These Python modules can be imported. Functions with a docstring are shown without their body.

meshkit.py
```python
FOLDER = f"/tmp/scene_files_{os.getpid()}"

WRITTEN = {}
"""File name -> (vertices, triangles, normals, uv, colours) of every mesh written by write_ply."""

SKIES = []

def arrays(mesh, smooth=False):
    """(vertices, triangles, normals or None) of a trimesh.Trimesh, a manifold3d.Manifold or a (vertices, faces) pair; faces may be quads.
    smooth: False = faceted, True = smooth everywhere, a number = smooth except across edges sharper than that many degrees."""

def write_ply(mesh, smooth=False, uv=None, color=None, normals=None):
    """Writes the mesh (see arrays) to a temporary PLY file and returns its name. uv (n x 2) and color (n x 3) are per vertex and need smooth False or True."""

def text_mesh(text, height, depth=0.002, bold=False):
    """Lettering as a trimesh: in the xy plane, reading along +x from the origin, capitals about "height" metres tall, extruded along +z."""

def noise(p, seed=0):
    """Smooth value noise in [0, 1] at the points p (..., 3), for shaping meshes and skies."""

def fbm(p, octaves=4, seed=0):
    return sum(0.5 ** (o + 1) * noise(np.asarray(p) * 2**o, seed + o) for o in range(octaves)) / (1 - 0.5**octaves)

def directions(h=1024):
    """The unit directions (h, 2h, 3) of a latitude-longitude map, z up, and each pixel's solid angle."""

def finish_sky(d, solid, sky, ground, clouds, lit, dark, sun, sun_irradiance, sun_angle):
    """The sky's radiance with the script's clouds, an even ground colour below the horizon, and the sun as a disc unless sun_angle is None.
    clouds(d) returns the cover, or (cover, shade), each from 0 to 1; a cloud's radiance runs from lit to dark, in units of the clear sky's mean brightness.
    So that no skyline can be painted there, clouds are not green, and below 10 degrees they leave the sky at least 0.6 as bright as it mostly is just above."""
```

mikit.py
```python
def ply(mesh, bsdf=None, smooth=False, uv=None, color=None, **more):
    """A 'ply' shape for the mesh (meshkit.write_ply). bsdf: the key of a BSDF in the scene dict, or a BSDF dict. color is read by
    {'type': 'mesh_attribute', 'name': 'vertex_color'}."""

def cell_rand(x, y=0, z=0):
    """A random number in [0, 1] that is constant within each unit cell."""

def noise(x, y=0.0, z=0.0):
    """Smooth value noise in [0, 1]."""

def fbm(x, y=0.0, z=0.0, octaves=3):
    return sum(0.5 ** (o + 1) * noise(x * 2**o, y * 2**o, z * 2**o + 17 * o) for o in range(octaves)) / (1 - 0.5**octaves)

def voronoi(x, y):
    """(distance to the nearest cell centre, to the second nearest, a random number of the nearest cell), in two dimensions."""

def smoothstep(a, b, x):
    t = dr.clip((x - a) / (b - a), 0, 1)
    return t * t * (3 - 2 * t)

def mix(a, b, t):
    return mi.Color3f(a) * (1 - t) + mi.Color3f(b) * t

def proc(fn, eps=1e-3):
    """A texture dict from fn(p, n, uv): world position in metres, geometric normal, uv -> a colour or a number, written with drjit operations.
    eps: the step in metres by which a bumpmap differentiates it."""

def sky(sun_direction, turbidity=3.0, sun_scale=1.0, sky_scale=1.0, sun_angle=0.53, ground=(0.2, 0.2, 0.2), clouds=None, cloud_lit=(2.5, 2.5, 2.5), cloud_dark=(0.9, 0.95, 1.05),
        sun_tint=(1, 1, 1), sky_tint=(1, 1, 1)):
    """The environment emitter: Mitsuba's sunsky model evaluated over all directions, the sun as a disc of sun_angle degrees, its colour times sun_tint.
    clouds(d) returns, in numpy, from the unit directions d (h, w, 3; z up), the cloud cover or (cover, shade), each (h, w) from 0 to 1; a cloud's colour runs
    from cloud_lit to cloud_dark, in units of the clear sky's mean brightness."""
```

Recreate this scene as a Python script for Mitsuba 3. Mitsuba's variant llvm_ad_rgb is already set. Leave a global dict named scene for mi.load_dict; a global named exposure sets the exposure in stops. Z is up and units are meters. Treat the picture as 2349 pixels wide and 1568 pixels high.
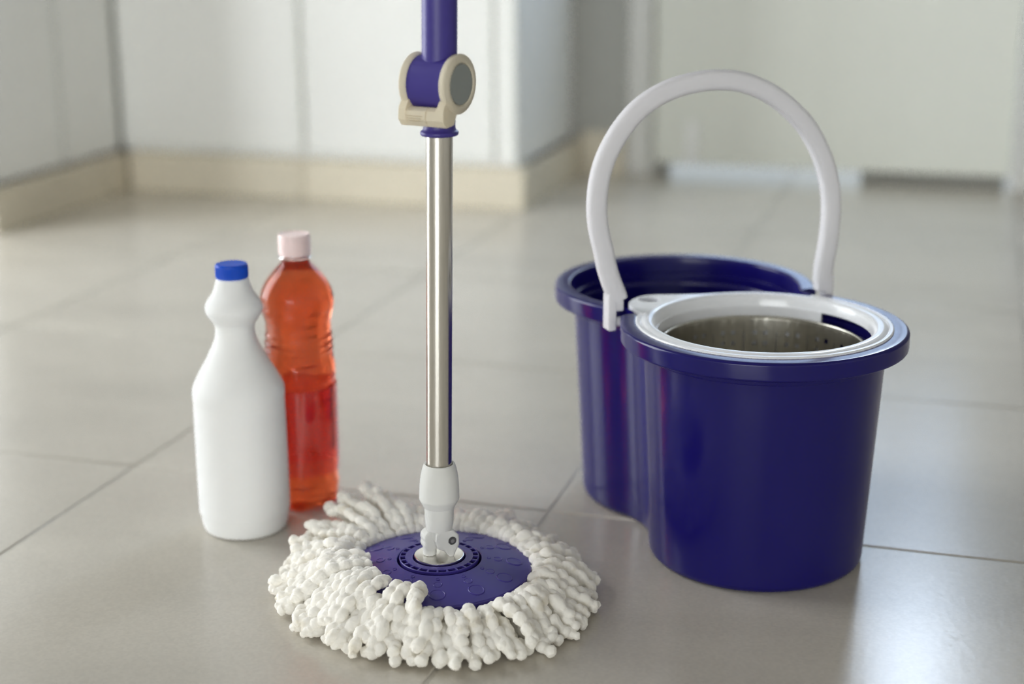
import math, random
import numpy as np, trimesh, manifold3d as m3
import drjit as dr
import mitsuba as mi
import mikit, meshkit
from mikit import proc, noise, fbm, voronoi, cell_rand, smoothstep, mix, ply
from shapely.geometry import Point, Polygon, box as sbox

T = mi.ScalarTransform4f
scene, labels = {}, {}
rng = np.random.default_rng(7)

# ------------------------------------------------------------------ camera, light, exposure
F_PX, PITCH, ROLL, YAW, EYE = 3521.6, 0.2786, -0.0054, -0.2945, 0.5637
_cp, _sp = math.cos(PITCH), math.sin(PITCH)
_f, _u, _r = np.array([0, _cp, -_sp]), np.array([0, _sp, _cp]), np.array([1.0, 0, 0])
_r, _u = _r * math.cos(ROLL) + _u * math.sin(ROLL), _u * math.cos(ROLL) - _r * math.sin(ROLL)
_R = np.array([[math.cos(YAW), math.sin(YAW), 0], [-math.sin(YAW), math.cos(YAW), 0], [0, 0, 1]])
RIGHT, UP, FWD = _R @ _r, _R @ _u, _R @ _f
CAM = np.array([0, 0, EYE])
scene['camera'] = {'type': 'thinlens', 'fov_axis': 'x', 'fov': 2 * math.degrees(math.atan(2349 / 2 / F_PX)),
                   'aperture_radius': 0.0112, 'focus_distance': 1.245, 'near_clip': 0.05, 'far_clip': 60.0,
                   'to_world': T().look_at(origin=CAM.tolist(), target=(CAM + FWD).tolist(), up=UP.tolist())}
exposure = 0.0
FROSTED = (0.95, 1.35, 2.0)          # the door's frosted panes, dimmer and bluer
REAR_WINDOW = (8.5, 8.8, 8.9)      # softer daylight through the wide window of the room's far end behind the camera
LEFT_WINDOW = (7.0, 7.3, 7.5)      # daylight through the frosted sliding door on the left
DOOR_WINDOW = (15.0, 17.8, 21.5)   # cooler daylight through the glazed door
scene['sky'] = {**mikit.sky((0.4, 0.5, 0.75), turbidity=4.0, sun_scale=0.0, sky_scale=6.0, sky_tint=(1.0, 0.86, 0.68), ground=(0.35, 0.35, 0.35)), 'sampling_weight': 0.06}

# ------------------------------------------------------------------ materials
def principled(name, color, rough=0.5, **kw):
    scene[name] = {'type': 'twosided', 'bsdf': {'type': 'principled', 'base_color': color if isinstance(color, dict) else {'type': 'rgb', 'value': list(color)},
                   'roughness': rough, **kw}}
    return name

def tile_color(base, amt):
    def fn(p, n, uv):
        tid = cell_rand(dr.floor((p.x + 1.2652) / 0.45), dr.floor((p.y - 1.3281) / 0.45), 5)
        a = fbm(p.x * 5.0 + tid * 40, p.y * 9.0, p.z * 5.0, 4)
        b = fbm(p.x * 420.0, p.y * 420.0, p.z * 420.0, 2)
        c = fbm(p.x * 17.0 + 9, p.y * 23.0 + tid * 11, p.z * 9.0, 3)
        vein = smoothstep(0.035, 0.0, dr.abs(c - 0.5)) * smoothstep(0.45, 0.7, a)
        k = 1.0 + amt * (a - 0.5) + 0.10 * (b - 0.5) + 0.05 * (tid - 0.5) - 0.02 * vein
        return mi.Color3f(base) * k
    return proc(fn)

scene['m_tile'] = {'type': 'twosided', 'bsdf': {'type': 'bumpmap', 'scale': 1.0,
    'arbitrary': proc(lambda p, n, uv: 1.6e-5 * fbm(p.x * 700.0, p.y * 700.0, p.z * 700.0, 2) + 3.0e-5 * noise(p.x * 230.0, p.y * 230.0, p.z), eps=3e-4),
    'bsdf': {'type': 'principled', 'base_color': tile_color((0.455, 0.424, 0.370), 0.20), 'roughness': 0.24, 'specular': 0.62}}}
principled('m_plinth', tile_color((0.63, 0.575, 0.465), 0.16), 0.4, specular=0.4)
principled('m_grout', proc(lambda p, n, uv: mi.Color3f(0.42, 0.395, 0.345) * (0.85 + 0.3 * fbm(p.x * 90, p.y * 90, p.z * 90, 3))), 0.35, specular=0.6)
principled('m_wall', proc(lambda p, n, uv: mi.Color3f(0.66, 0.655, 0.63) * (0.97 + 0.06 * fbm(p.x * 30, p.y * 30, p.z * 30, 3))), 0.7)
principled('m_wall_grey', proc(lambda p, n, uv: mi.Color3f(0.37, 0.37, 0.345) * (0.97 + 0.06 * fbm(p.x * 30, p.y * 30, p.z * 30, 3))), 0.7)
principled('m_ceiling', (0.34, 0.32, 0.29), 0.8)
principled('m_wall_dark', (0.16, 0.16, 0.145), 0.6)
principled('m_cabinet', (0.785, 0.79, 0.77), 0.34, specular=0.4)
principled('m_cabinet_edge', (0.74, 0.735, 0.70), 0.5)
principled('m_counter', (0.50, 0.47, 0.42), 0.35)
principled('m_door', (0.70, 0.71, 0.645), 0.35, specular=0.4)
principled('m_draught', (0.20, 0.20, 0.18), 0.8)
principled('m_patio', proc(lambda p, n, uv: mi.Color3f(0.55, 0.56, 0.58) * (0.85 + 0.3 * fbm(p.x * 12, p.y * 12, p.z, 3))), 0.7)
principled('m_frame', (0.78, 0.78, 0.76), 0.4)
for nm, e in (('m_pane_left', LEFT_WINDOW), ('m_pane_door', DOOR_WINDOW)):
    principled(nm, (0.6, 0.6, 0.6), 0.5)
def thin(name, color, rough, trans):
    scene[name] = {'type': 'principledthin', 'base_color': {'type': 'rgb', 'value': list(color)}, 'roughness': rough, 'diff_trans': trans, 'eta': 1.45}
PURPLE = (0.0060, 0.0040, 0.095)
principled('m_purple', proc(lambda p, n, uv: mi.Color3f(PURPLE) * (0.96 + 0.08 * fbm(p.x * 60, p.y * 60, p.z * 14, 3))),
           proc(lambda p, n, uv: 0.13 + 0.09 * fbm(p.x * 25, p.y * 25, p.z * 9, 3)), specular=0.38)
principled('m_purple_matte', (0.040, 0.028, 0.205), 0.38, specular=0.45)
thin('m_white_plastic', (0.77, 0.76, 0.79), 0.22, 0.26)
principled('m_ring_plastic', (0.76, 0.77, 0.80), 0.16, specular=0.5)
thin('m_joint', (0.80, 0.80, 0.775), 0.22, 0.40)
thin('m_beige', (0.88, 0.81, 0.655), 0.32, 0.75)
principled('m_button', (0.235, 0.255, 0.245), 0.45)
principled('m_steel', proc(lambda p, n, uv: mi.Color3f(0.66, 0.63, 0.575) * (0.93 + 0.14 * noise(p.x * 900, p.y * 900, p.z * 25))),
           proc(lambda p, n, uv: 0.16 + 0.10 * fbm(p.x * 300, p.y * 300, p.z * 40, 3)), metallic=1.0)
principled('m_basket', proc(lambda p, n, uv: mi.Color3f(0.55, 0.525, 0.46) * (0.9 + 0.2 * noise(p.x * 700, p.y * 700, p.z * 12))), 0.30, metallic=1.0)
principled('m_chrome', (0.74, 0.72, 0.68), 0.11, metallic=1.0)
principled('m_screw', (0.10, 0.10, 0.10), 0.4, metallic=0.6)
principled('m_screw_core', (0.35, 0.34, 0.33), 0.35, metallic=0.7)
scene['m_strand'] = {'type': 'principledthin', 'roughness': 0.95, 'diff_trans': 0.52, 'sheen': 0.3, 'eta': 1.2,
    'base_color': proc(lambda p, n, uv: mix((0.97, 0.952, 0.905), (0.84, 0.80, 0.71), smoothstep(0.62, 0.8, fbm(p.x * 70, p.y * 70, p.z * 70, 3))))}
thin('m_bottle', (0.90, 0.905, 0.90), 0.22, 0.24)      # milky plastic, lets light through
principled('m_blue_cap', (0.0, 0.060, 0.50), 0.38, specular=0.3)
principled('m_pink_cap', (0.83, 0.66, 0.65), 0.3, specular=0.5)
scene['m_liquid'] = {'type': 'dielectric', 'int_ior': 1.36, 'ext_ior': 1.0}
scene['m_film'] = {'type': 'thindielectric', 'int_ior': 1.45, 'specular_transmittance': {'type': 'rgb', 'value': [0.88, 0.45, 0.45]}}
scene['m_clear'] = {'type': 'dielectric', 'int_ior': 1.5, 'ext_ior': 1.0}
RED_MEDIUM = {'type': 'homogeneous', 'albedo': {'type': 'rgb', 'value': [0.93, 0.08, 0.03]}, 'scale': 50.0, 'sigma_t': {'type': 'rgb', 'value': [0.07, 0.66, 1.0]}}

# ------------------------------------------------------------------ mesh helpers
def add(key, mesh, bsdf, smooth=30, label=None, category=None, group=None, kind=None, **more):
    n, base = 0, key
    while key in scene:
        n += 1; key = f'{base}_{n:03d}'
    scene[key] = ply(mesh, bsdf, smooth, **more)
    tag(key, label, category, group, kind)
    return key

def tag(key, label=None, category=None, group=None, kind=None):
    d = {k: v for k, v in (('label', label), ('category', category), ('group', group), ('kind', kind)) if v}
    if d: labels[key] = d

def man(mesh):
    return m3.Manifold(m3.Mesh(np.asarray(mesh.vertices, np.float32), np.asarray(mesh.faces, np.uint32)))

def tri(m):
    a = m.to_mesh()
    return trimesh.Trimesh(np.array(a.vert_properties[:, :3]), np.array(a.tri_verts), process=False)

def boxm(lo, hi, ch=0.0):
    """box between two corners, its edges chamfered by ch."""
    lo, hi = np.array(lo, float), np.array(hi, float)
    if ch <= 0:
        return trimesh.creation.box(bounds=[lo, hi])
    pts = []
    for sx in (0, 1):
        for sy in (0, 1):
            for sz in (0, 1):
                c = np.where([sx, sy, sz], hi, lo); d = np.where([sx, sy, sz], -ch, ch)
                for k in range(3):
                    q = c + d; q[k] = c[k]; pts.append(q)
    return trimesh.convex.convex_hull(np.array(pts))

def lathe(profile, sections=96, centre=(0, 0, 0), fn=None):
    """closed solid of revolution; the profile (r, z) runs from axis to axis or in a loop."""
    p = np.array(profile, float)
    ring = abs(p[0, 0]) > 1e-9
    if ring:
        n, a = len(p), np.arange(sections) * 2 * np.pi / sections
        v = np.stack([np.outer(np.cos(a), p[:, 0]), np.outer(np.sin(a), p[:, 0]), np.tile(p[:, 1], (sections, 1))], -1).reshape(-1, 3)
        i, j = np.meshgrid(np.arange(sections), np.arange(n), indexing='ij')
        q = np.stack([i * n + j, ((i + 1) % sections) * n + j, ((i + 1) % sections) * n + (j + 1) % n, i * n + (j + 1) % n], -1).reshape(-1, 4)
        m = trimesh.Trimesh(v, np.vstack([q[:, [0, 1, 2]], q[:, [0, 2, 3]]]), process=False)
        if m.volume < 0: m.invert()
    else:
        m = trimesh.creation.revolve(p, sections=sections)
        if m.volume < 0: m.invert()
    v = np.array(m.vertices)
    if fn is not None: v = fn(v)
    m.vertices = v + np.array(centre)
    return m

def smooth_profile(pts, n=6):
    """Catmull-Rom through the points."""
    p = np.array(pts, float); p = np.vstack([2 * p[0] - p[1], p, 2 * p[-1] - p[-2]])
    out = []
    for i in range(1, len(p) - 2):
        for t in np.linspace(0, 1, n, endpoint=False):
            a, b, c, d = p[i - 1:i + 3]
            out.append(0.5 * (2 * b + (c - a) * t + (2 * a - 5 * b + 4 * c - d) * t**2 + (3 * b - a - 3 * c + d) * t**3))
    out.append(p[-2])
    return np.array(out)

def sweep(path, section, side):
    """section (n,2) swept along path (k,3); the first section axis stays along the cross product of side and the tangent."""
    path = np.array(path, float); t = np.gradient(path, axis=0); t /= np.linalg.norm(t, axis=1, keepdims=True)
    side = np.array(side, float)
    a = np.cross(side, t); a /= np.linalg.norm(a, axis=1, keepdims=True)
    b = np.cross(t, a)
    sec = np.asarray(section, float)
    if sec.ndim == 2: sec = np.repeat(sec[None], len(path), 0)
    n, k = sec.shape[1], len(path)
    v = (path[:, None] + sec[:, :, :1] * a[:, None] + sec[:, :, 1:] * b[:, None]).reshape(-1, 3)
    i, j = np.meshgrid(np.arange(k - 1), np.arange(n), indexing='ij')
    q = np.stack([i * n + j, i * n + (j + 1) % n, (i + 1) * n + (j + 1) % n, (i + 1) * n + j], -1).reshape(-1, 4)
    v = np.vstack([v, path[:1], path[-1:]]); e = k * n
    jj = np.arange(n)
    f = np.vstack([q[:, [0, 1, 2]], q[:, [0, 2, 3]], np.stack([np.full(n, e), (jj + 1) % n, jj], 1),
                   np.stack([np.full(n, e + 1), (k - 1) * n + jj, (k - 1) * n + (jj + 1) % n], 1)])
    m = trimesh.Trimesh(v, f, process=False)
    if m.volume < 0: m.invert()
    return m

def join(*ms): return trimesh.util.concatenate(ms)

def cyl_between(a, b, r, n=32):
    return trimesh.creation.cylinder(radius=r, segment=[list(a), list(b)], sections=n)

# ------------------------------------------------------------------ the room
X0, Y0, TILE, GAP = -1.2652, 1.3281, 0.45, 0.0035
WX, XL, XR, YB, YF, CEIL = -2.35, -2.28, 2.0, 3.20, -5.0, 2.7
add('floor', boxm((WX - 0.1, YF - 0.1, -0.06), (XR + 0.1, 3.30, -0.0012)), 'm_grout', False,
    'cream tiled kitchen floor of large square tiles with thin joints', None, None, 'structure')
def tile_block(lo, hi, steps=((0.0, -0.01), (0.0, -0.0022), (0.0003, -0.0010), (0.0009, -0.00035), (0.0019, 0.0))):
    """a tile with a softly rounded edge: rings of four corners, inset by the first number at the height of the second."""
    v = []
    for d, z in steps: v += [(lo + d, lo + d, z), (hi - d, lo + d, z), (hi - d, hi - d, z), (lo + d, hi - d, z)]
    f = [(0, 2, 1), (0, 3, 2)]
    for k in range(len(steps) - 1):
        for q in range(4):
            a, b, c, d = 4 * k + q, 4 * k + (q + 1) % 4, 4 * k + 4 + (q + 1) % 4, 4 * k + 4 + q
            f += [(a, b, c), (a, c, d)]
    e = 4 * (len(steps) - 1)
    return trimesh.Trimesh(v, f + [(e, e + 1, e + 2), (e, e + 2, e + 3)], process=False)
tile_ply = ply(tile_block(GAP / 2, TILE - GAP / 2), 'm_tile', 50)
n = 0
for i in range(-6, 8):
    for j in range(-8, 5):
        x, y = X0 + i * TILE, Y0 + j * TILE
        if x < -3.6 or x > 1.9 or y < -2.1: continue
        if (y > 2.1 and x + TILE < -1.66) or (y > 2.7 and x + TILE < -0.80): continue
        k = 'floor__tile' if n == 0 else f'floor__tile_{n:03d}'
        scene[k] = {**tile_ply, 'to_world': T().translate([x, y, float(rng.uniform(-0.0002, 0.0002))])}
        n += 1

def wall(key, lo, hi, label, mat='m_wall'): add(key, boxm(lo, hi), mat, False, label, None, None, 'structure')

DX0, DX1, DTOP = -0.662, 0.075, 2.08           # the door's opening
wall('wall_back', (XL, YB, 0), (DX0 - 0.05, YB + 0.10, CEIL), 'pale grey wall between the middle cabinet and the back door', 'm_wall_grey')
wall('wall_back_right', (DX1 + 0.05, YB, 0), (XR + 0.1, YB + 0.10, CEIL), 'off-white wall right of the glazed door')
wall('wall_back_top', (DX0 - 0.05, YB, DTOP + 0.05), (DX1 + 0.05, YB + 0.10, CEIL), 'off-white wall above the glazed door')
wall('wall_right_back', (0.145, 2.35, 0), (XR, YB - 0.001, CEIL), 'dark grey wall block right of the back door, outside the frame', 'm_wall_dark')
wall('wall_right', (XR, YF, 0), (XR + 0.1, YB, CEIL), 'off-white right wall of the kitchen')
UX0, UX1, UZ0, UZ1 = -2.1, 1.2, 0.35, 2.0
wf = man(boxm((WX, YF - 0.1, 0), (XR, YF, CEIL))) - man(boxm((UX0, YF - 0.3, UZ0), (UX1, YF + 0.3, UZ1)))
add('wall_front', tri(wf), 'm_wall', False, 'off-white wall with a wide window far behind the camera', None, None, 'structure')
# left wall with the window's opening
WY0, WY1, WZ0, WZ1 = 0.80, 2.02, 0.03, 2.1
wm = man(boxm((WX - 0.12, YF, 0), (WX, 2.13, CEIL))) - man(boxm((WX - 0.3, WY0, WZ0), (WX + 0.1, WY1, WZ1)))
wall('wall_left_back', (WX - 0.12, 2.13, 0), (XL, YB + 0.1, CEIL), 'off-white wall block behind the left cabinets')
add('wall_left', tri(wm), 'm_wall', False, 'off-white left wall with a glazed sliding door', None, None, 'structure')
add('ceiling', boxm((WX - 0.1, YF - 0.1, CEIL), (XR + 0.1, YB + 0.1, CEIL + 0.1)), 'm_ceiling', False, 'plain white ceiling', None, None, 'structure')

def pane(key, x, y, z, size, axis, bsdf, radiance):
    """a lit frosted pane, facing along axis into the room."""
    a, b = size
    if axis == '+x': v = [(x, y - a / 2, z - b / 2), (x, y + a / 2, z - b / 2), (x, y + a / 2, z + b / 2), (x, y - a / 2, z + b / 2)]
    elif axis == '+y': v = [(x + a / 2, y, z - b / 2), (x - a / 2, y, z - b / 2), (x - a / 2, y, z + b / 2), (x + a / 2, y, z + b / 2)]
    else: v = [(x - a / 2, y, z - b / 2), (x + a / 2, y, z - b / 2), (x + a / 2, y, z + b / 2), (x - a / 2, y, z + b / 2)]
    m = trimesh.Trimesh(np.array(v), [[0, 1, 2], [0, 2, 3]], process=False)
    add(key, m, bsdf, False, emitter={'type': 'area', 'radiance': {'type': 'rgb', 'value': list(radiance)}})

def side_window(key, y0, y1, z0, z1, label, bsdf, radiance):
    fr = [boxm((WX - 0.09, y0, z0), (WX - 0.03, y1, z0 + 0.05), 0.004), boxm((WX - 0.09, y0, z1 - 0.05), (WX - 0.03, y1, z1), 0.004)]
    for y in (y0, (y0 + y1) / 2 - 0.03, y1 - 0.06): fr.append(boxm((WX - 0.09, y, z0 + 0.05), (WX - 0.03, y + 0.06, z1 - 0.05), 0.004))
    add(key + '__frame', join(*fr), 'm_frame', False)
    tag(key, label, None, None, 'structure')
    w = (y1 - y0) / 2
    for q in (0, 1):
        pane(key + '__pane', WX - 0.06, y0 + w * (q + 0.5), (z0 + z1) / 2, (w - 0.07, z1 - z0 - 0.1), '+x', bsdf, radiance)
fr = [boxm((UX0, YF - 0.09, UZ0), (UX1, YF - 0.03, UZ0 + 0.05), 0.004), boxm((UX0, YF - 0.09, UZ1 - 0.05), (UX1, YF - 0.03, UZ1), 0.004)]
for q in range(5): fr.append(boxm((UX0 + q * (UX1 - UX0 - 0.06) / 4, YF - 0.09, UZ0 + 0.05), (UX0 + q * (UX1 - UX0 - 0.06) / 4 + 0.06, YF - 0.03, UZ1 - 0.05), 0.004))
add('window_1__frame', join(*fr), 'm_frame', False)
tag('window_1', 'wide white framed window at the far end behind the camera', None, None, 'structure')
for q in range(4):
    pane('window_1__pane', UX0 + (q + 0.5) * (UX1 - UX0) / 4, YF - 0.06, (UZ0 + UZ1) / 2, ((UX1 - UX0) / 4 - 0.07, UZ1 - UZ0 - 0.1), '+y', 'm_pane_left', REAR_WINDOW)
side_window('door_2', WY0, WY1, WZ0, WZ1, 'white framed frosted sliding door left of the floor', 'm_pane_left', LEFT_WINDOW)

# the door at the back
DY = 3.222
GX0, GX1, GZ0, GZ1 = -0.60, 0.035, 0.46, 1.95
GM, GT = -0.13, 0.93             # mullion and the rail under the clear pane
dm = man(boxm((DX0 + 0.003, DY, 0.026), (DX1 - 0.003, DY + 0.04, DTOP - 0.003), 0.002)) - man(boxm((GX0, DY - 0.1, GZ0), (GX1, DY + 0.1, GZ1)))
add('door_1__leaf', tri(dm), 'm_door', 30)
tag('door_1', 'pale greenish white back door with daylight showing under its edge', None, None, 'structure')
bead = [boxm((GX0, DY - 0.006, GZ0), (GX1, DY + 0.02, GZ0 + 0.015), 0.002), boxm((GX0, DY - 0.006, GZ1 - 0.015), (GX1, DY + 0.02, GZ1), 0.002),
        boxm((GX0, DY - 0.006, GZ0 + 0.015), (GX0 + 0.015, DY + 0.02, GZ1 - 0.015), 0.002), boxm((GX1 - 0.015, DY - 0.006, GZ0 + 0.015), (GX1, DY + 0.02, GZ1 - 0.015), 0.002)]
add('door_1__glazing_bead', join(*bead), 'm_door', 30)
add('door_1__mullion', tri(man(boxm((GM, DY - 0.004, GZ0), (GM + 0.025, DY + 0.03, GZ1), 0.002)) + man(boxm((GM, DY - 0.004, GT), (GX1, DY + 0.03, GT + 0.025), 0.002))), 'm_door', 30)
def door_pane(x0, x1, z0, z1, e):
    pane('door_1__pane', (x0 + x1) / 2, DY + 0.012, (z0 + z1) / 2, (x1 - x0 - 0.004, z1 - z0 - 0.004), '-y', 'm_pane_door', e)
door_pane(GX0 + 0.015, GM, GZ0 + 0.015, GZ1 - 0.015, FROSTED)
door_pane(GM + 0.025, GX1 - 0.015, GZ0 + 0.015, GT, FROSTED)
door_pane(GM + 0.025, GX1 - 0.015, GT + 0.025, GZ1 - 0.015, DOOR_WINDOW)
add('door_1__draught_strip', boxm((-0.222, DY + 0.008, 0.0006), (DX1 - 0.012, DY + 0.02, 0.027), 0.001), 'm_draught', 30, 'dark brush strip under the door')
add('door_1__draught_strip', boxm((DX0 + 0.008, DY + 0.008, 0.0006), (-0.625, DY + 0.02, 0.027), 0.001), 'm_draught', 30)
add('door_1__bolt_plate', boxm((-0.590, DY - 0.006, 0.030), (-0.560, DY + 0.001, 0.118), 0.002), 'm_frame', 30, 'white bolt plate at the foot of the door')
jl = man(boxm((DX0 - 0.05, YB - 0.001, 0.0005), (DX0, YB + 0.10, DTOP + 0.05), 0.003)) + man(boxm((DX1, YB - 0.001, 0.0005), (DX1 + 0.05, YB + 0.10, DTOP + 0.05), 0.003)) \
    + man(boxm((DX0 - 0.05, YB - 0.001, DTOP), (DX1 + 0.05, YB + 0.10, DTOP + 0.05), 0.003))
add('door_1__frame', tri(jl), 'm_wall', 30)
add('patio', boxm((-3, 3.305, -0.06), (3, 7, -0.003)), 'm_patio', False, 'daylit paved ground outside the back door', None, None, 'structure')

# baseboard right of the cabinets and the tiled plinths the cabinets stand on
PH, PYF, PXL = 0.078, 2.757, -1.655
def plinth(key, label, pieces, core):
    add(key, core, 'm_grout', False, label, None, None, 'structure')
    for lo, hi in pieces: add(key + '__tile', boxm(lo, hi, 0.0012), 'm_plinth', False)
pcs = []
xs = [PXL + 0.002, -1.2652, -0.8105]
for a, b in zip(xs[:-1], xs[1:]):
    pcs.append(((a + 0.001, PYF, 0.0005), (b - 0.001, PYF + 0.009, PH)))
    pcs.append(((a + 0.001, PYF + 0.0095, PH - 0.008), (b - 0.001 - (0.010 if b > -0.9 else 0), PYF + 0.075, PH)))
for a, b in ((PYF + 0.0095, 3.128), (3.128, YB - 0.012)):
    pcs.append(((-0.8195, a + 0.001, 0.0005), (-0.8105, b - 0.001, PH)))
plinth('baseboard_back', 'cream tiled plinth under the middle white cabinet', pcs, boxm((PXL + 0.003, PYF + 0.008, 0.0), (-0.819, YB - 0.001, PH - 0.0085)))
pcs = []
ys = [PYF - 0.001, 2.678, 2.300]
for b, a in zip(ys[:-1], ys[1:]):
    pcs.append(((PXL - 0.009, a + 0.001, 0.0005), (PXL, b - 0.001, PH)))
plinth('baseboard_left', 'shaded cream tiled plinth under the left cabinets', pcs, boxm((XL, 2.302, 0.0), (PXL - 0.0085, PYF + 0.006, PH - 0.001)))
bs = [((-0.8095, YB - 0.011, 0.0005), (DX0 - 0.0525, YB - 0.0005, 0.092))]
plinth('baseboard_right', 'short cream tiled baseboard left of the back door', bs, boxm((-0.8095, YB - 0.0005, 0.001), (DX0 - 0.0525, YB + 0.001, 0.09)))

# ------------------------------------------------------------------ kitchen cabinets
CZ0, CZ1, CY, CX = 0.0795, 0.86, 2.780, -1.680
def cabinet(name, label, lo, hi, fronts, axis, group=None):
    """carcass plus doors; fronts: (a0, a1) along the front."""
    add(name + '__carcass', boxm(lo, hi, 0.001), 'm_cabinet_edge' if fronts else 'm_cabinet', 30)
    tag(name, label, 'cabinet', group)
    for a0, a1 in fronts:
        if axis == 'y': m = boxm((a0, CY, CZ0 + 0.012), (a1, CY + 0.018, CZ1 - 0.004), 0.0015)
        else: m = boxm((CX - 0.018, a0, CZ0 + 0.003), (CX, a1, CZ1 - 0.004), 0.0015)
        add(name + '__door', m, 'm_cabinet', 30)

cabinet('base_cabinet', 'white two-door base cabinet facing the room behind the mop pole', (-1.676, CY + 0.0185, CZ0), (-0.857, YB - 0.002, CZ1),
        [(-1.674, -1.2745), (-1.2665, -0.8775)], 'y')
add('base_cabinet__bottom_rail', boxm((-1.674, CY + 0.001, CZ0), (-0.8565, CY + 0.018, CZ0 + 0.0105), 0.001), 'm_cabinet', 30)
add('base_cabinet__end_panel', boxm((-0.8565, CY - 0.001, CZ0), (-0.8325, YB - 0.002, CZ1), 0.002), 'm_cabinet', 30)
add('base_cabinet__stile', boxm((-0.8735, CY + 0.004, CZ0 + 0.012), (-0.8575, CY + 0.018, CZ1), 0.001), 'm_cabinet', 30)
cabinet('base_cabinet_001', 'narrow white base cabinet in the left corner beside the middle cabinet', (XL + 0.003, 2.577, CZ0), (CX - 0.0185, YB - 0.002, CZ1), [(2.578, 2.776)], 'x')
cabinet('base_cabinet_002', 'wide white base cabinet at the left edge of the photo', (XL + 0.003, 2.300, CZ0), (CX - 0.0185, 2.5755, CZ1), [(2.302, 2.5695)], 'x')
ct = man(boxm((XL + 0.003, 2.28, 0.8605), (CX + 0.03, 2.75, 0.90), 0.004)) + man(boxm((XL + 0.003, 2.745, 0.8605), (-0.81, YB - 0.001, 0.90), 0.004))
add('countertop', tri(ct), 'm_counter', 30, 'grey brown worktop lying over the white base cabinets', 'countertop')

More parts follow.
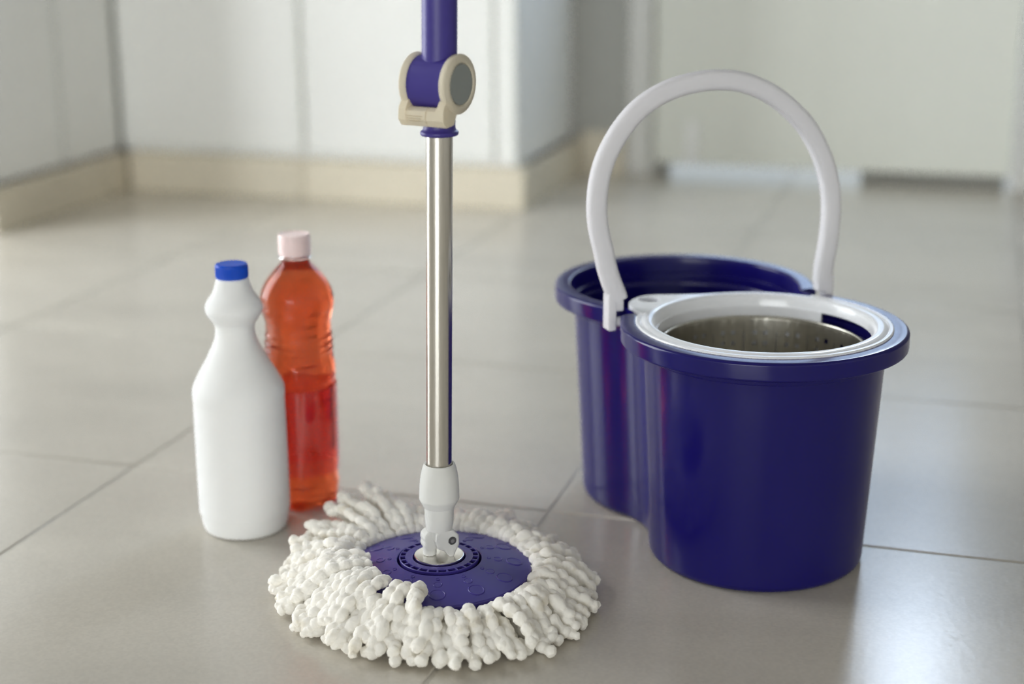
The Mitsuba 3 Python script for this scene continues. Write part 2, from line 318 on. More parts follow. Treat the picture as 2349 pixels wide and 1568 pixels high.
# ------------------------------------------------------------------ the bucket
FC = np.array([-0.1640, 1.2912])
AX = math.radians(126)
U, V = np.array([math.cos(AX), math.sin(AX)]), np.array([math.sin(AX), -math.cos(AX)])
ZR, SEP, RHO = 0.2127, 0.16, 0.17
def bucket_outline(R, n1=72, n2=14):
    """peanut outline of two circles R joined by fillets; R + fillet radius stays RHO, so outlines of other R are exact offsets."""
    fy = math.sqrt(RHO**2 - (SEP / 2)**2); th = math.atan2(fy, SEP / 2)
    out = []
    for t in np.linspace(-math.pi + th + math.pi - 0, 0, 1): pass
    a = np.linspace(th, 2 * math.pi - th, n1)                     # front lobe, round the far side
    out.append(np.stack([R * np.cos(a), R * np.sin(a)], 1))
    rf = RHO - R
    b = np.linspace(math.pi - th, th, n2)[1:-1]                   # lower fillet, centre (SEP/2, -fy)
    out.append(np.stack([SEP / 2 + rf * np.cos(b), -fy + rf * np.sin(b)], 1))
    a = np.linspace(-math.pi + th, math.pi - th, n1)              # rear lobe
    out.append(np.stack([SEP + R * np.cos(a), R * np.sin(a)], 1))
    b = np.linspace(-th, -math.pi + th, n2)[1:-1]
    out.append(np.stack([SEP / 2 + rf * np.cos(b), fy + rf * np.sin(b)], 1))
    return np.vstack(out)

def bucket_loft(profile):
    rings = [np.column_stack([bucket_outline(R), np.full(2 * 72 + 2 * 12, z)]) for R, z in profile]
    n, k = len(rings[0]), len(rings)
    v = np.vstack(rings + [[[SEP / 2, 0, profile[0][1]]], [[SEP / 2, 0, profile[-1][1]]]])
    i, j = np.meshgrid(np.arange(k - 1), np.arange(n), indexing='ij')
    q = np.stack([i * n + j, i * n + (j + 1) % n, (i + 1) * n + (j + 1) % n, (i + 1) * n + j], -1).reshape(-1, 4)
    jj = np.arange(n)
    f = np.vstack([q[:, [0, 1, 2]], q[:, [0, 2, 3]], np.stack([np.full(n, k * n), (jj + 1) % n, jj], 1),
                   np.stack([np.full(n, k * n + 1), (k - 1) * n + jj, (k - 1) * n + (jj + 1) % n], 1)])
    m = trimesh.Trimesh(v, f, process=False)
    if m.volume < 0: m.invert()
    return m

def arc(c, r, a0, a1, n=6): return [(c[0] + r * math.cos(math.radians(a)), c[1] + r * math.sin(math.radians(a))) for a in np.linspace(a0, a1, n)]
outer = [(0.0865, 0.0015), (0.0872, 0.0004)] + arc((0.0880, 0.0075), 0.0071, -85, -4, 7)
outer += [(0.0952 + (0.1052 - 0.0952) * t, 0.009 + (0.1955 - 0.009) * t) for t in np.linspace(0.03, 0.97, 12)]
outer += [(0.1056, 0.1954), (0.1070, 0.1964), (0.1190, 0.1966)] + arc((0.1215, 0.1988), 0.0022, -80, 0, 5)
outer += arc((0.1207, 0.2096), 0.0031, 8, 88, 8) + [(0.1165, 0.2130), (0.1125, 0.2128)] + arc((0.1112, 0.2100), 0.0027, 82, 172, 6)
outer += [(0.1078, 0.2040), (0.1070, 0.1900)] + [(0.1062, 0.1885), (0.1040, 0.1880), (0.1030, 0.1870)]
outer += [(0.1025 - (0.1025 - 0.0915) * t, 0.184 - (0.184 - 0.010) * t) for t in np.linspace(0, 1, 8)] + [(0.0895, 0.006), (0.086, 0.0045)]
body = man(bucket_loft(outer))
for s in (-1, 1):    # notches of the lip where the handle is hinged
    body = body - man(boxm((SEP / 2 - 0.0135, min(s * 0.0905, s * 0.13), 0.16), (SEP / 2 + 0.0135, max(s * 0.0905, s * 0.13), 0.24)))
bm = tri(body)

BUCKET_M = np.eye(4); BUCKET_M[:2, 0], BUCKET_M[:2, 1], BUCKET_M[:2, 3] = U, V, FC
def to_bucket(m):
    m = m.copy(); m.apply_transform(BUCKET_M)
    return m
flip = np.linalg.det(BUCKET_M[:3, :3]) < 0
def bput(key, m, bsdf, smooth=35, label=None):
    m = to_bucket(m)
    if m.volume < 0: m.invert()
    return add(key, m, bsdf, smooth, label)
bput('mop_bucket__body', bm, 'm_purple', 40, 'deep violet two-lobed bucket body with a wide lip')
tag('mop_bucket', 'violet two-lobed spin mop bucket with an upright white handle and steel basket', 'bucket')

# handle: measured arch in the plane of the hinges, (v, z)
hp = [(-0.1032, 0.2240), (-0.1048, 0.2290), (-0.1090, 0.2390), (-0.1140, 0.2540), (-0.1175, 0.2700), (-0.1216, 0.2861), (-0.1238, 0.3018), (-0.1238, 0.3175), (-0.1218, 0.3327), (-0.1175, 0.3477),
      (-0.1103, 0.3624), (-0.1003, 0.3770), (-0.0872, 0.3905), (-0.0718, 0.4006), (-0.0554, 0.4075), (-0.0389, 0.4114), (-0.0221, 0.4134), (-0.0048, 0.4133), (0.0123, 0.4108),
      (0.0298, 0.4048), (0.0476, 0.3955), (0.0652, 0.3820), (0.0795, 0.3678), (0.0908, 0.3514), (0.0992, 0.3350), (0.1050, 0.3185), (0.1083, 0.3022), (0.1093, 0.2854),
      (0.1087, 0.2690), (0.1070, 0.2526), (0.1045, 0.2370), (0.1040, 0.2225)]
hp = smooth_profile(hp, 5)
a = np.linspace(0, 2 * np.pi, 36, endpoint=False)
c, s = np.cos(a), np.sin(a)
sec = np.stack([0.0090 * np.sign(c) * np.abs(c)**0.72, 0.0075 * np.sign(s) * np.abs(s)**0.8], 1)
arch = sweep(np.column_stack([np.full(len(hp), SEP / 2), hp[:, 0], hp[:, 1]]), sec, (1, 0, 0))
hm = man(arch)
for sgn, v0 in ((-1, -0.1058), (1, 0.1040)):
    ov = v0 + sgn * 0.0085                       # outer edge
    lo, hi = sorted((ov, ov - sgn * 0.0078))
    hm = hm + man(boxm((SEP / 2 - 0.0070, lo, 0.1965), (SEP / 2 + 0.0070, hi, 0.2300), 0.0012))
    lo, hi = sorted((ov - sgn * 0.006, ov - sgn * 0.0150))
    hm = hm + man(boxm((SEP / 2 - 0.0060, lo, 0.2140), (SEP / 2 + 0.0060, hi, 0.2240), 0.0010))
    hm = hm + man(cyl_between((SEP / 2, sgn * 0.083, 0.2030), (SEP / 2, ov - sgn * 0.003, 0.2030), 0.0042, 20))
bput('mop_bucket__handle', tri(hm), 'm_white_plastic', 45, 'arched white plastic carrying handle')

# white ring that holds the spinning basket, with a holed ear towards the hinge
rp = [(0.1094, ZR - 0.008), (0.1105, ZR - 0.0035), (0.1105, ZR - 0.0006)] + arc((0.1091, ZR + 0.0002), 0.0014, 0, 90, 4) + [(0.1070, ZR + 0.0016), (0.1058, ZR + 0.0006), (0.1046, ZR + 0.0010)]
rp += [(0.1020, ZR + 0.0020), (0.0990, ZR + 0.0022), (0.0965, ZR + 0.0016), (0.0948, ZR - 0.0002), (0.0938, ZR - 0.0030), (0.0930, ZR - 0.0070), (0.0926, ZR - 0.0092), (0.0934, ZR - 0.0100), (0.0955, ZR - 0.0095), (0.0990, ZR - 0.0075)]
ring = man(lathe(rp, 180))
def layer(g, z0, z1): return man(trimesh.creation.extrude_polygon(g, z1 - z0, engine='earcut')).translate((0, 0, z0))
t = np.radians(np.linspace(-48, 52, 40))
rear = Polygon([(0.103 * math.cos(q), 0.103 * math.sin(q)) for q in t] + [(0.13 * math.cos(q), 0.13 * math.sin(q)) for q in t[::-1]])
ring = ring - layer(rear, ZR - 0.05, ZR + 0.05)
ear2 = Polygon([(0.0600, -0.0905), (0.0692, -0.0905), (0.0800, -0.0900), (0.0896, -0.0880), (0.1000, -0.0835), (0.1085, -0.0765), (0.1150, -0.0680), (0.1180, -0.0590), (0.1165, -0.0470), (0.1105, -0.0300),
                (0.1050, -0.0100), (0.1020, 0.0100), (0.1000, 0.0150), (0.0960, 0.0150), (0.0960, -0.0100), (0.0800, -0.0540), (0.0580, -0.0800)])
ear2 = ear2.buffer(-0.003).buffer(0.006, 16).buffer(-0.003, 16).difference(Point(0, 0).buffer(0.0985, 90))
ear2 = max(getattr(ear2, 'geoms', [ear2]), key=lambda g: g.area)
ear = layer(ear2, ZR - 0.0035, ZR + 0.0012) + layer(ear2.buffer(-0.0004), ZR, ZR + 0.0018) + layer(ear2.buffer(-0.0010), ZR, ZR + 0.0021)
ring = ring + ear
ring = ring - man(trimesh.creation.cylinder(radius=0.0098, height=0.05, sections=48)).translate((0.1020, -0.0625, ZR))
# skirt on the rear side
sk = lathe([(0.0915, ZR - 0.0085), (0.0935, ZR - 0.0085), (0.0935, ZR - 0.060), (0.0915, ZR - 0.060)], 140)
a0, a1 = math.radians(-78), math.radians(63)
wedge = Polygon([(0, 0)] + [(0.2 * math.cos(t), 0.2 * math.sin(t)) for t in np.linspace(a0, a1, 20)])
ring = ring + (man(sk) ^ layer(wedge, 0.1, 0.3))
bput('mop_bucket__basket_ring', tri(ring), 'm_ring_plastic', 35, 'glossy white ring around the basket opening with a holed ear')
# steel basket
ZB = ZR - 0.0175
bp = [(0.0, 0.102), (0.0820, 0.102), (0.0830, 0.1035), (0.0868, ZB - 0.004)] + arc((0.0876, ZB - 0.0008), 0.0014, 240, 60, 6)
bp += [(0.0870, ZB + 0.0004), (0.0860, ZB - 0.0030), (0.0822, 0.1045), (0.0815, 0.1030), (0.0, 0.1030)]
bk = man(lathe(bp, 180))
cut = []
for g in range(18):
    t0 = 2 * math.pi * (g + 0.35) / 18
    for cidx in (-1, 1):
        t = t0 + cidx * 0.0050 / 0.087
        for r in range(7):
            z = ZB - 0.0150 - r * 0.0098
            cut.append(man(trimesh.creation.cylinder(radius=0.0023, segment=[[0.07 * math.cos(t), 0.07 * math.sin(t), z], [0.1 * math.cos(t), 0.1 * math.sin(t), z]], sections=12)))
    t = t0 + math.pi / 18
    sl = boxm((0.07, -0.00055, ZB - 0.033), (0.1, 0.00055, ZB - 0.014)); sl.apply_transform(trimesh.transformations.rotation_matrix(t, (0, 0, 1)))
    cut.append(man(sl))
bk = bk - m3.Manifold.batch_boolean(cut, m3.OpType.Add)
bput('mop_bucket__basket', tri(bk), 'm_basket', 25, 'perforated steel wringing basket')

# ------------------------------------------------------------------ the mop
MC = np.array([-0.4033, 1.1165])
LEAN = 0.0188
rh = np.array([RIGHT[0], RIGHT[1], 0]); rh /= np.linalg.norm(rh)
fh = np.array([FWD[0], FWD[1], 0]); fh /= np.linalg.norm(fh)
MOP_M = np.eye(4); MOP_M[:3, 0], MOP_M[:3, 1], MOP_M[:2, 3] = rh, fh, MC     # local x: to the right, y: away
def mput(key, m, bsdf, smooth=30, label=None, lean=True, kind=None):
    m = m.copy()
    if lean:
        v = np.array(m.vertices); v[:, 0] += LEAN * (v[:, 2] - 0.04); m.vertices = v
    m.apply_transform(MOP_M)
    return add(key, m, bsdf, smooth, label, kind=kind)
tag('spin_mop', 'spin mop with white chenille strands, violet disc and steel pole standing on the floor', 'mop')

# disc
ZD = 0.0300
dp = [(0.0, 0.0100), (0.0300, 0.0100), (0.0400, 0.0150), (0.0745, 0.0150), (0.0758, 0.0160), (0.0772, 0.0270)] + arc((0.0757, 0.0284), 0.0016, 5, 80, 6) + [(0.0735, 0.0304), (0.0640, 0.0327), (0.0520, 0.0350), (0.0400, 0.0368), (0.0365, 0.0372)] + arc((0.0361, 0.0363), 0.0009, 80, 180, 4) + [(0.0352, 0.0300), (0.0350, 0.0125), (0.0, 0.0125)]
def disc_z(r): return np.interp(r, [0.0365, 0.040, 0.052, 0.064, 0.0735], [0.0372, 0.0368, 0.0350, 0.0327, 0.0304])
mput('spin_mop__disc', lathe(dp, 160), 'm_purple_matte', 25, 'violet plastic disc with rings of raised dots', False)
first = {}
for k in range(12):
    ang = math.radians(-90 + 30 * k + 1)
    for q, (r, rad) in enumerate(((0.0625, 0.0066), (0.0490, 0.0036), (0.0415, 0.0016))):
        z = float(disc_z(r)); slope = (disc_z(r + 0.002) - disc_z(r - 0.002)) / 0.004
        pr = [(0, 0.00005), (rad * 0.55, 0.00025)] + [(rad * 0.86, 0.00022), (rad * 0.93, 0.00055), (rad * 0.99, 0.00055), (rad * 1.06, 0.0001), (rad * 1.06, -0.0012), (0, -0.0012)]
        dot = lathe(pr, 28)
        R = trimesh.transformations.rotation_matrix(ang, (0, 0, 1)) @ trimesh.transformations.translation_matrix((r, 0, z)) @ trimesh.transformations.rotation_matrix(-math.atan(slope), (0, 1, 0))
        dot.apply_transform(R)
        mput('spin_mop__disc__raised_dot', dot, 'm_purple_matte', 20, None, False)
# cavity plate, slotted ring, washer
vr = man(lathe([(0.0222, 0.0130), (0.0240, 0.0130), (0.0245, 0.0340), (0.0328, 0.0340), (0.0335, 0.0385), (0.0330, 0.0390), (0.0300, 0.0392), (0.0228, 0.0392), (0.0222, 0.0388)], 128))
cut = []
for k in range(24):
    t0 = 2 * math.pi * k / 24
    tt = np.linspace(t0 + 0.025, t0 + 2 * math.pi / 24 - 0.025, 6)
    pg = Polygon([(0.0325 * math.cos(t), 0.0325 * math.sin(t)) for t in tt] + [(0.0284 * math.cos(t), 0.0284 * math.sin(t)) for t in tt[::-1]])
    cut.append(layer(pg, 0.0305, 0.06))
vr = vr - m3.Manifold.batch_boolean(cut, m3.OpType.Add)
mput('spin_mop__slotted_ring', tri(vr), 'm_purple_matte', 30, 'violet ring with a circle of slots', False)
mput('spin_mop__washer', lathe([(0, 0.0126), (0.0196, 0.0126), (0.0209, 0.0395), (0.0207, 0.0405), (0.0198, 0.0409), (0.0, 0.0411)], 96), 'm_chrome', 30, 'shiny chrome washer', False)

# knuckle joint: clevis post on the washer, pivot block above
ax = np.array([0.42, -0.907, 0.0])          # pivot axis, towards the camera and a little right
side = np.array([0.907, 0.42, 0.0])
def rod(centre, half, r, direction, n=40):
    centre, direction = np.array(centre, float), np.array(direction, float)
    return man(cyl_between(centre - half * direction, centre + half * direction, r, n))
zc = 0.0530
prof = Polygon([(-0.0055, 0.0645), (0.0095, 0.0645), (0.0142, 0.0590), (0.0146, 0.0505), (0.0122, 0.0462), (0.0095, 0.0405), (0.0062, 0.0405), (0.0015, 0.0468), (-0.0040, 0.0490), (-0.0065, 0.0560)]).buffer(-0.0015).buffer(0.0015, 8)
SM = np.eye(4); SM[:3, 0], SM[:3, 1], SM[:3, 2], SM[:3, 3] = side, (0, 0, 1), ax, np.array([0, -0.001, 0]) - ax * 0.0095
blk = trimesh.creation.extrude_polygon(prof, 0.0190, engine='earcut'); blk.apply_transform(SM)
kn = man(blk)
kn = kn.refine_to_length(0.0022)
km = tri(kn); trimesh.smoothing.filter_taubin(km, iterations=12)
mput('spin_mop__pivot_block', km, 'm_joint', 60, 'milky white pivot block')
lb = rod((-0.0080, -0.001, 0.0575), 0.0060, 0.0064, ax) + rod((-0.0080, -0.001, 0.0520), 0.0060, 0.0062, ax) + rod((-0.0078, -0.001, 0.0475), 0.0050, 0.0058, (0, 0, 1)) + man(trimesh.creation.cylinder(radius=0.0056, height=0.010, sections=32)).translate((-0.0078, -0.0010, 0.0462))
lb = lb.refine_to_length(0.002); lm = tri(lb); trimesh.smoothing.filter_taubin(lm, iterations=8)
mput('spin_mop__post', lm, 'm_joint', 60, 'milky white post beside the pivot block')
pc = np.array([0, -0.001, 0.0555]) + ax * 0.0095 + side * 0.0078
mput('spin_mop__screw', cyl_between(pc - ax * 0.001, pc + ax * 0.0008, 0.0034, 32), 'm_screw', 30, 'dark screw in the pivot block')
mput('spin_mop__screw__core', cyl_between(pc, pc + ax * 0.0012, 0.0018, 6), 'm_screw_core', 30)

# neck and cup, steel tube, collar
np_ = smooth_profile([(0.0108, 0.0640), (0.0116, 0.0690), (0.0121, 0.0760), (0.0124, 0.0850)], 5)
neck = np.vstack([[(0, 0.0640)], np_, [(0, 0.0850)]])
mput('spin_mop__neck', lathe(neck, 96), 'm_joint', 40, 'milky white neck below the cup')
cp_ = [(0.0, 0.0838), (0.0128, 0.0838), (0.0132, 0.0840), (0.0158, 0.0892), (0.0165, 0.0905), (0.0167, 0.0918)] + [tuple(q) for q in smooth_profile([(0.0166, 0.0930), (0.0165, 0.0985), (0.0160, 0.1065), (0.0150, 0.1135), (0.0136, 0.1190), (0.0128, 0.1210)], 4)] + [(0.0122, 0.1216), (0.0114, 0.1214), (0.0110, 0.1205), (0.0108, 0.1150), (0.0, 0.1150)]
mput('spin_mop__cup', lathe(cp_, 96), 'm_joint', 22, 'milky white barrel-shaped cup')
mput('spin_mop__steel_tube', lathe([(0, 0.1155), (0.0104, 0.1155), (0.0104, 0.3985), (0, 0.3985)], 96), 'm_steel', 40, 'polished steel lower tube')
cl = [(0, 0.3908), (0.0112, 0.3906)] + arc((0.0128, 0.3930), 0.0022, -110, 70, 8) + [(0.0126, 0.3965), (0.0124, 0.3985), (0.0123, 0.4200), (0, 0.4200)]
mput('spin_mop__collar', lathe(cl, 96), 'm_purple_matte', 35, 'violet collar with a rolled lower edge')

# clamp: barrel across the pole, two beige end rings, grey button, latch
ca = np.array([0.857, -0.515, 0.0]); ce = np.array([-0.515, -0.857, 0.0])     # along the barrel; towards the camera
cc = np.array([-0.0015, 0.0, 0.4312])
CL = np.eye(4); CL[:3, 0], CL[:3, 1], CL[:3, 2], CL[:3, 3] = ce, (0, 0, 1), ca, cc   # local x: camera side, y: up, z: along the barrel
def cput(key, m, bsdf, smooth=30, label=None):
    m = m.copy(); m.apply_transform(CL)
    if m.volume < 0: m.invert()
    return mput(key, m, bsdf, smooth, label)
cput('spin_mop__clamp_barrel', lathe([(0, -0.0180), (0.0209, -0.0180), (0.0212, 0), (0.0209, 0.0180), (0, 0.0180)], 120), 'm_purple_matte', 40, 'violet clamp barrel lying across the pole')
def end_ring(s):
    pr = [(0.0, 0.0150), (0.0214, 0.0150), (0.0222, 0.0158)] + arc((0.0212, 0.0195), 0.0017, 0, 70, 5) + arc((0.0180, 0.0195), 0.0030, 60, 100, 4) + [(0.0166, 0.0223), (0.0161, 0.0216), (0.0158, 0.0205), (0.0, 0.0205)]
    return lathe([(r, s * z) for r, z in pr], 120)
for s in (1, -1):
    cput('spin_mop__end_ring', end_ring(s), 'm_beige', 40, 'beige end ring of the clamp')
cput('spin_mop__button', lathe([(0, 0.0206), (0.0155, 0.0206), (0.0155, 0.0216), (0.0150, 0.0220), (0, 0.0222)], 96), 'm_button', 35, 'flat grey button facing right')
# latch: a bar under the barrel, bevelled, with a split
sec2 = Polygon([(0.0060, -0.0205), (0.0165, -0.0165), (0.0222, -0.0190), (0.0232, -0.0258), (0.0185, -0.0312), (0.0080, -0.0300)]).buffer(-0.0012).buffer(0.0012, 6)
bar = man(trimesh.creation.extrude_polygon(sec2, 0.0405, engine='earcut')).translate((0, 0, -0.0200))
bar = bar - man(trimesh.creation.box((0.06, 0.06, 0.0007))).translate((0.01, -0.03, 0.0042))
for gz in (-0.0262, -0.0280, -0.0298): bar = bar - man(boxm((0.0205, gz + 0.003, -0.016), (0.03, gz + 0.0034, 0.001)))
arm = Polygon([(0.0040, -0.0215), (0.0120, -0.0120), (0.0185, -0.0110), (0.0230, -0.0175), (0.0234, -0.0260), (0.0185, -0.0314), (0.0080, -0.0295)]).buffer(-0.002).buffer(0.002, 6)
for z0 in (0.0140, -0.0205): bar = bar + man(trimesh.creation.extrude_polygon(arm, 0.0065, engine='earcut')).translate((0, 0, z0))
cput('spin_mop__latch', tri(bar), 'm_beige', 30, 'beige latch clip under the clamp')
ht = [(0, 0.4350), (0.0136, 0.4350), (0.0136, 1.1800)] + arc((0.0106, 1.1800), 0.003, 0, 90, 5) + [(0, 1.1830)]
mput('spin_mop__handle_tube', lathe(ht, 96), 'm_purple_matte', 40, 'violet upper handle tube')

# strands
REACH = np.array([(-180, .143), (-171, .140), (-140, .134), (-112, .131), (-88, .134), (-71, .142), (-50, .143), (-22, .140), (-3, .139), (11, .141), (21, .130), (36, .129), (51, .141), (62, .150), (80, .155), (100, .148), (109, .163), (117, .172), (129, .174), (140, .163), (161, .150), (180, .143)])
def strand(seed, phi, layer_):
    g = np.random.default_rng(seed)
    back = math.sin(phi)                                     # local +y is away from the camera
    deg = (math.degrees(phi) + 180) % 360 - 180
    rend = float(np.interp(deg, REACH[:, 0], REACH[:, 1])) - 0.006 + g.normal(0, 0.0045)
    lift = max(0.0, 1 - abs(deg - 121) / 24)                 # the bundle pushed up at the rear left
    under = max(0.0, math.cos(math.radians(deg + 62))) * 0.006   # in front and to the right they leave from below the rim
    rad0 = g.uniform(0.0044, 0.0054)
    if layer_ == 2:   # top: over the rim
        r0, z0 = 0.0735 + under, 0.0285 - under
        zs = [z0, 0.0345 + g.uniform(-0.002, 0.004), 0.0315 + g.uniform(-0.003, 0.004), 0.020 + g.uniform(-0.004, 0.007), 0.0085 + g.uniform(0, 0.008)]
        rend -= 0.010
    elif layer_ == 1:
        r0, z0 = 0.0690, 0.0140
        zs = [z0, 0.0240 + g.uniform(-0.003, 0.004), 0.0230 + g.uniform(-0.003, 0.004), 0.0150 + g.uniform(-0.003, 0.005), 0.0060 + g.uniform(0, 0.006)]
    elif layer_ == 0:
        r0, z0 = 0.0640, 0.0080
        zs = [z0, 0.0100 + g.uniform(-0.002, 0.004), 0.0090 + g.uniform(-0.002, 0.004), 0.0070 + g.uniform(-0.001, 0.003), 0.0052 + g.uniform(0, 0.002)]
    else:             # lying on the disc
        r0, z0 = 0.0600 + g.uniform(-0.005, 0.005), 0.0385
        zs = [z0, 0.0395 + g.uniform(0, 0.002), 0.0370 + g.uniform(-0.001, 0.003), 0.026 + g.uniform(-0.003, 0.004), 0.013 + g.uniform(0, 0.006)]
        rend -= 0.012
    if back > 0.25 and layer_ >= 1: zs[3] += 0.006 * g.uniform(0, 1.2); zs[4] += 0.012 * g.uniform(0, 1.3)
    zs = [zs[0]] + [z - under * k_ + lift * h_ for z, k_, h_ in zip(zs[1:], (1, .6, .3, 0), (0.004, 0.013, 0.022, 0.028))] if layer_ in (1, 2) else zs
    rs = np.linspace(r0, rend, 5) + np.array([0, 1, 1, 1, 0]) * g.normal(0, 0.0015, 5)
    tw = g.normal(0, 0.035)
    ph = phi + np.array([0, 0.25, 0.5, 0.8, 1.0]) * tw + np.array([0, 1, 1, 1, 1]) * g.normal(0, 0.014, 5)
    pts = smooth_profile(np.column_stack([rs * np.cos(ph), rs * np.sin(ph), zs]), 10)
    seg = np.linalg.norm(np.diff(pts, axis=0), axis=1); L = np.concatenate([[0], np.cumsum(seg)])
    k = int(L[-1] / 0.0011) + 2
    sarr = np.linspace(0, L[-1], k)
    path = np.column_stack([np.interp(sarr, L, pts[:, q]) for q in range(3)])
    # lumps: the yarn is knotted about every 11 mm
    gap = g.uniform(0.0095, 0.0145)
    ph0 = g.uniform(0, 1)
    lump = np.abs(np.sin(np.pi * (sarr / gap + ph0 + 0.18 * np.sin(sarr / 0.017 + seed))))**0.8
    rad = rad0 * (0.60 + 0.46 * lump) * (1 + 0.09 * np.sin(sarr / 0.0085 + seed * 1.7))
    cap = np.clip((L[-1] - sarr) / 0.0045, 0, 1); rad *= np.sqrt(np.clip(1 - (1 - cap)**2, 0.02, 1))
    rad *= np.sqrt(np.clip(1 - (1 - np.clip(sarr / 0.004, 0, 1))**2, 0.02, 1))
    m = 20
    a = np.linspace(0, 2 * np.pi, m, endpoint=False)
    sec = rad[:, None, None] * np.stack([np.cos(a), np.sin(a)], 1)[None]
    return sweep(path, sec, (0.05, 0.02, 1.0)), rad0

plan = []
n2, n1, n0, n3 = 78, 74, 62, 20
for i in range(n2): plan.append((2 * math.pi * (i + rng.uniform(-0.42, 0.42)) / n2, 2))
for i in range(n1): plan.append((2 * math.pi * (i + 0.5 + rng.uniform(-0.42, 0.42)) / n1, 1))
for i in range(n0): plan.append((2 * math.pi * (i + rng.uniform(-0.4, 0.4)) / n0, 0))
for i in range(n3): plan.append((math.radians(rng.uniform(172, 262)), 3))
meshes = [strand(100 + i, ph, ly) for i, (ph, ly) in enumerate(plan)]
cnt = [len(m.vertices) for m, _ in meshes]
allv = np.vstack([m.vertices for m, _ in meshes])
off = np.stack([meshkit.fbm(allv * 330 + q * 31.7, 3, seed=q) - 0.5 for q in range(3)], 1) * 0.0014
off += np.stack([meshkit.noise(allv * 1100 + q * 17.3, seed=q + 9) - 0.5 for q in range(3)], 1) * 0.0008
allv = allv + off
allv[:, 2] = np.maximum(allv[:, 2], 0.0006)
# strands under the rim must stay under the disc, those on it above
at = 0
for m, _ in meshes:
    m.vertices = allv[at:at + len(m.vertices)]; at += len(m.vertices)
    mput('spin_mop__strand', m, 'm_strand', True, None, False)

# ------------------------------------------------------------------ bottles
WB = (-0.6319, 1.2153, 0.0006)
wp = [(0.0340, 0.0010), (0.0362, 0.0000), (0.0378, 0.0010), (0.0392, 0.0040), (0.0402, 0.0090), (0.0410, 0.0165), (0.0419, 0.0192), (0.0422, 0.0215), (0.0423, 0.0600), (0.0421, 0.1000), (0.0418, 0.1225), (0.0417, 0.1255), (0.0421, 0.1285), (0.0422, 0.1330), (0.0416, 0.1375),
      (0.0395, 0.1430), (0.0344, 0.1530), (0.0285, 0.1632), (0.0233, 0.1735), (0.0203, 0.1800), (0.0186, 0.1850), (0.0178, 0.1910), (0.0181, 0.1955), (0.0196, 0.1992), (0.0233, 0.2045), (0.0254, 0.2085), (0.0260, 0.2118), (0.0254, 0.2152), (0.0236, 0.2192), (0.0208, 0.2232), (0.0184, 0.2270), (0.0163, 0.2325), (0.0147, 0.2380), (0.0132, 0.2405)]
wpp = np.vstack([[(0, 0.0030), (0.030, 0.0028)], smooth_profile(wp, 4), [(0.0128, 0.2420), (0.0, 0.2420)]])
add('bleach_bottle__body', lathe(wpp, 128, WB), 'm_bottle', 50, 'opaque white plastic bottle body with a waisted neck')
tag('bleach_bottle', 'opaque white plastic bottle with a blue screw cap left of the mop', 'bottle')
def ribbed(profile, ribs, depth, z0, z1, centre, sections=None):
    def fn(v):
        r = np.hypot(v[:, 0], v[:, 1]); a = np.arctan2(v[:, 1], v[:, 0])
        on = (v[:, 2] > z0) & (v[:, 2] < z1) & (r > r.max() * 0.8)
        k = 1 - np.where(on, depth * (0.5 + 0.5 * np.cos(a * ribs)), 0)
        v[:, 0] *= k; v[:, 1] *= k
        return v
    return lathe(profile, sections or ribs * 6, centre, fn)
cap = [(0, 0.2400), (0.0140, 0.2400), (0.0147, 0.2405), (0.0148, 0.2420), (0.0148, 0.2450), (0.0148, 0.2500), (0.0147, 0.2512), (0.0141, 0.2525), (0.0128, 0.2530), (0.0120, 0.2528), (0.0, 0.2527)]
add('bleach_bottle__cap', ribbed(cap, 48, 0.035, 0.241, 0.2505, WB), 'm_blue_cap', 30, 'ribbed blue screw cap')

RB = (-0.6035, 1.2890, 0.0006)
rpz = [(0.0296, 0.0000), (0.0316, 0.0012), (0.0326, 0.0040), (0.0332, 0.0085), (0.0336, 0.0150), (0.0338, 0.0210), (0.0333, 0.0236), (0.0325, 0.0260), (0.0325, 0.0300), (0.0327, 0.0400), (0.0328, 0.0475), (0.0319, 0.0500), (0.0328, 0.0525), (0.0329, 0.0640), (0.0320, 0.0660), (0.0329, 0.0680), (0.0330, 0.0780), (0.0321, 0.0800), (0.0330, 0.0820),
       (0.0331, 0.0930), (0.0322, 0.0950), (0.0332, 0.0970), (0.0333, 0.1080), (0.0324, 0.1105), (0.0333, 0.1130), (0.0335, 0.1200), (0.0323, 0.1230), (0.0332, 0.1262), (0.0338, 0.1300), (0.0339, 0.1345), (0.0336, 0.1400), (0.0325, 0.1450), (0.0316, 0.1490), (0.0308, 0.1520), (0.0319, 0.1548), (0.0307, 0.1578), (0.0319, 0.1612), (0.0308, 0.1645), (0.0320, 0.1690), (0.0310, 0.1725), (0.0320, 0.1765), (0.0317, 0.1800), (0.0325, 0.1850), (0.0331, 0.1890),
       (0.0340, 0.1940), (0.0346, 0.1990), (0.0348, 0.2045), (0.0342, 0.2092), (0.0326, 0.2145), (0.0306, 0.2185), (0.0281, 0.2228), (0.0247, 0.2275), (0.0209, 0.2320), (0.0170, 0.2360), (0.0143, 0.2390), (0.0131, 0.2415), (0.0129, 0.2440)]
rpp = np.vstack([[(0, 0.0060), (0.012, 0.0045), (0.024, 0.0014)], smooth_profile(rpz, 3), [(0.0, 0.2440)]])
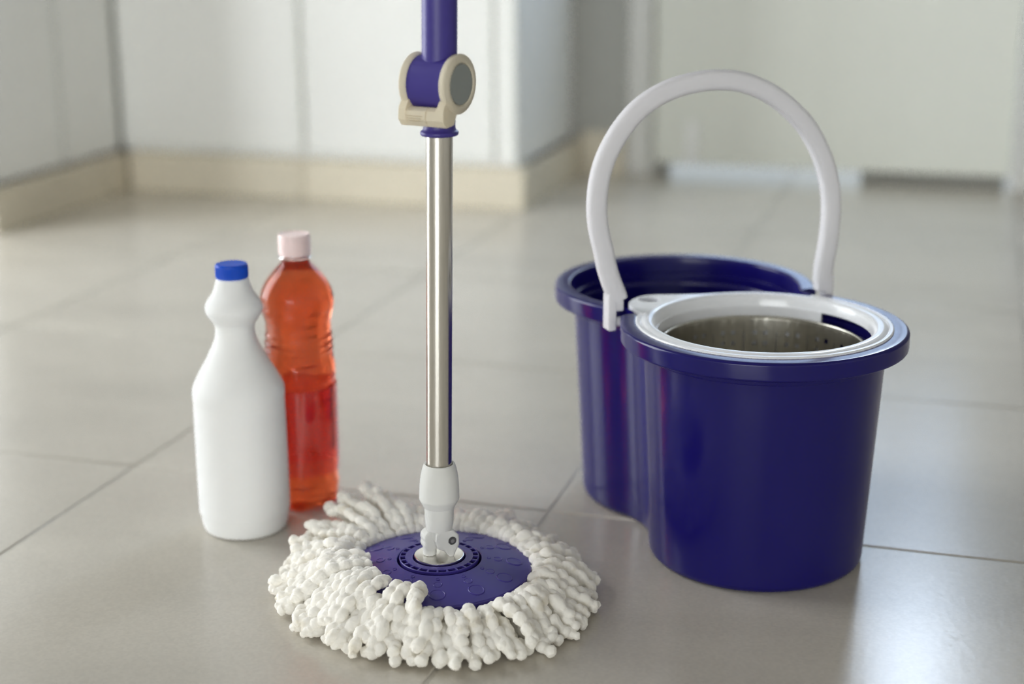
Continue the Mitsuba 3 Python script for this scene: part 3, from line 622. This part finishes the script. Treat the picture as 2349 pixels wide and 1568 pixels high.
def red_shape(v):
    r = np.hypot(v[:, 0], v[:, 1]); a = np.arctan2(v[:, 1], v[:, 0]); z = v[:, 2]
    d = np.where((z < 0.026), -0.0022 * (0.5 - 0.5 * np.cos(5 * a + 0.6)) * np.clip((0.026 - z) / 0.016, 0, 1), 0)
    d = d + np.where((z > 0.048) & (z < 0.124), 0.0008 * np.cos(12 * a), 0)
    d = d + np.where((z > 0.146) & (z < 0.195), 0.0010 * np.sin(2 * a + (z - 0.15) * 120), 0)
    d = d * np.clip(r / 0.03, 0, 1)
    k = 1 + d / np.maximum(r, 1e-5)
    v[:, 0] *= k; v[:, 1] *= k
    v[:, 2] += np.where((r > 0.006) & (z < 0.012), 0.0030 * (0.5 - 0.5 * np.cos(5 * a + 0.6)) * np.clip((0.012 - z) / 0.01, 0, 1) * np.clip((r - 0.006) / 0.02, 0, 1), 0)
    v[:, 2] += np.where((z > 0.13) & (z < 0.20), 0.0018 * np.sin(2 * a + 0.7) * np.sin(np.pi * (z - 0.13) / 0.07), 0)
    return v
rm = lathe(rpp, 140, RB, red_shape)
add('detergent_bottle__body', rm, 'm_liquid', 60, 'clear ribbed bottle full of orange red liquid', interior=RED_MEDIUM)
tag('detergent_bottle', 'clear bottle of orange red liquid cleaner with a pale pink cap behind the white bottle', 'bottle')
film_a = np.linspace(0, 2 * np.pi, 120, endpoint=False)
film_v = np.vstack([np.column_stack([0.0349 * np.cos(film_a), 0.0349 * np.sin(film_a), np.full(120, z)]) for z in (0.036, 0.121)]) + np.array(RB)
film_i = np.arange(120); film_j = (film_i + 1) % 120
add('detergent_bottle__sleeve', trimesh.Trimesh(film_v, np.vstack([np.stack([film_i, film_j, film_j + 120], 1), np.stack([film_i, film_j + 120, film_i + 120], 1)]), process=False), 'm_film', True, 'clear red tinted sleeve around the lower half')
add('detergent_bottle__neck_ring', lathe([(0.0132, 0.2442), (0.0162, 0.2444), (0.0166, 0.2454), (0.0162, 0.2464), (0.0132, 0.2466)], 96, RB), 'm_clear', 40, 'clear plastic ring below the cap')
pcap = [(0, 0.2468), (0.0144, 0.2468), (0.0150, 0.2474)] 
for k in range(6):
    z = 0.2482 + k * 0.0027
    pcap += [(0.0152, z), (0.0152, z + 0.0013), (0.0148, z + 0.0016), (0.0148, z + 0.0024)]
pcap += [(0.0151, 0.2648), (0.0147, 0.2664), (0.0138, 0.2668), (0.0128, 0.2660), (0, 0.2658)]
add('detergent_bottle__cap', lathe(pcap, 96, RB), 'm_pink_cap', 25, 'pale pink ridged screw cap')
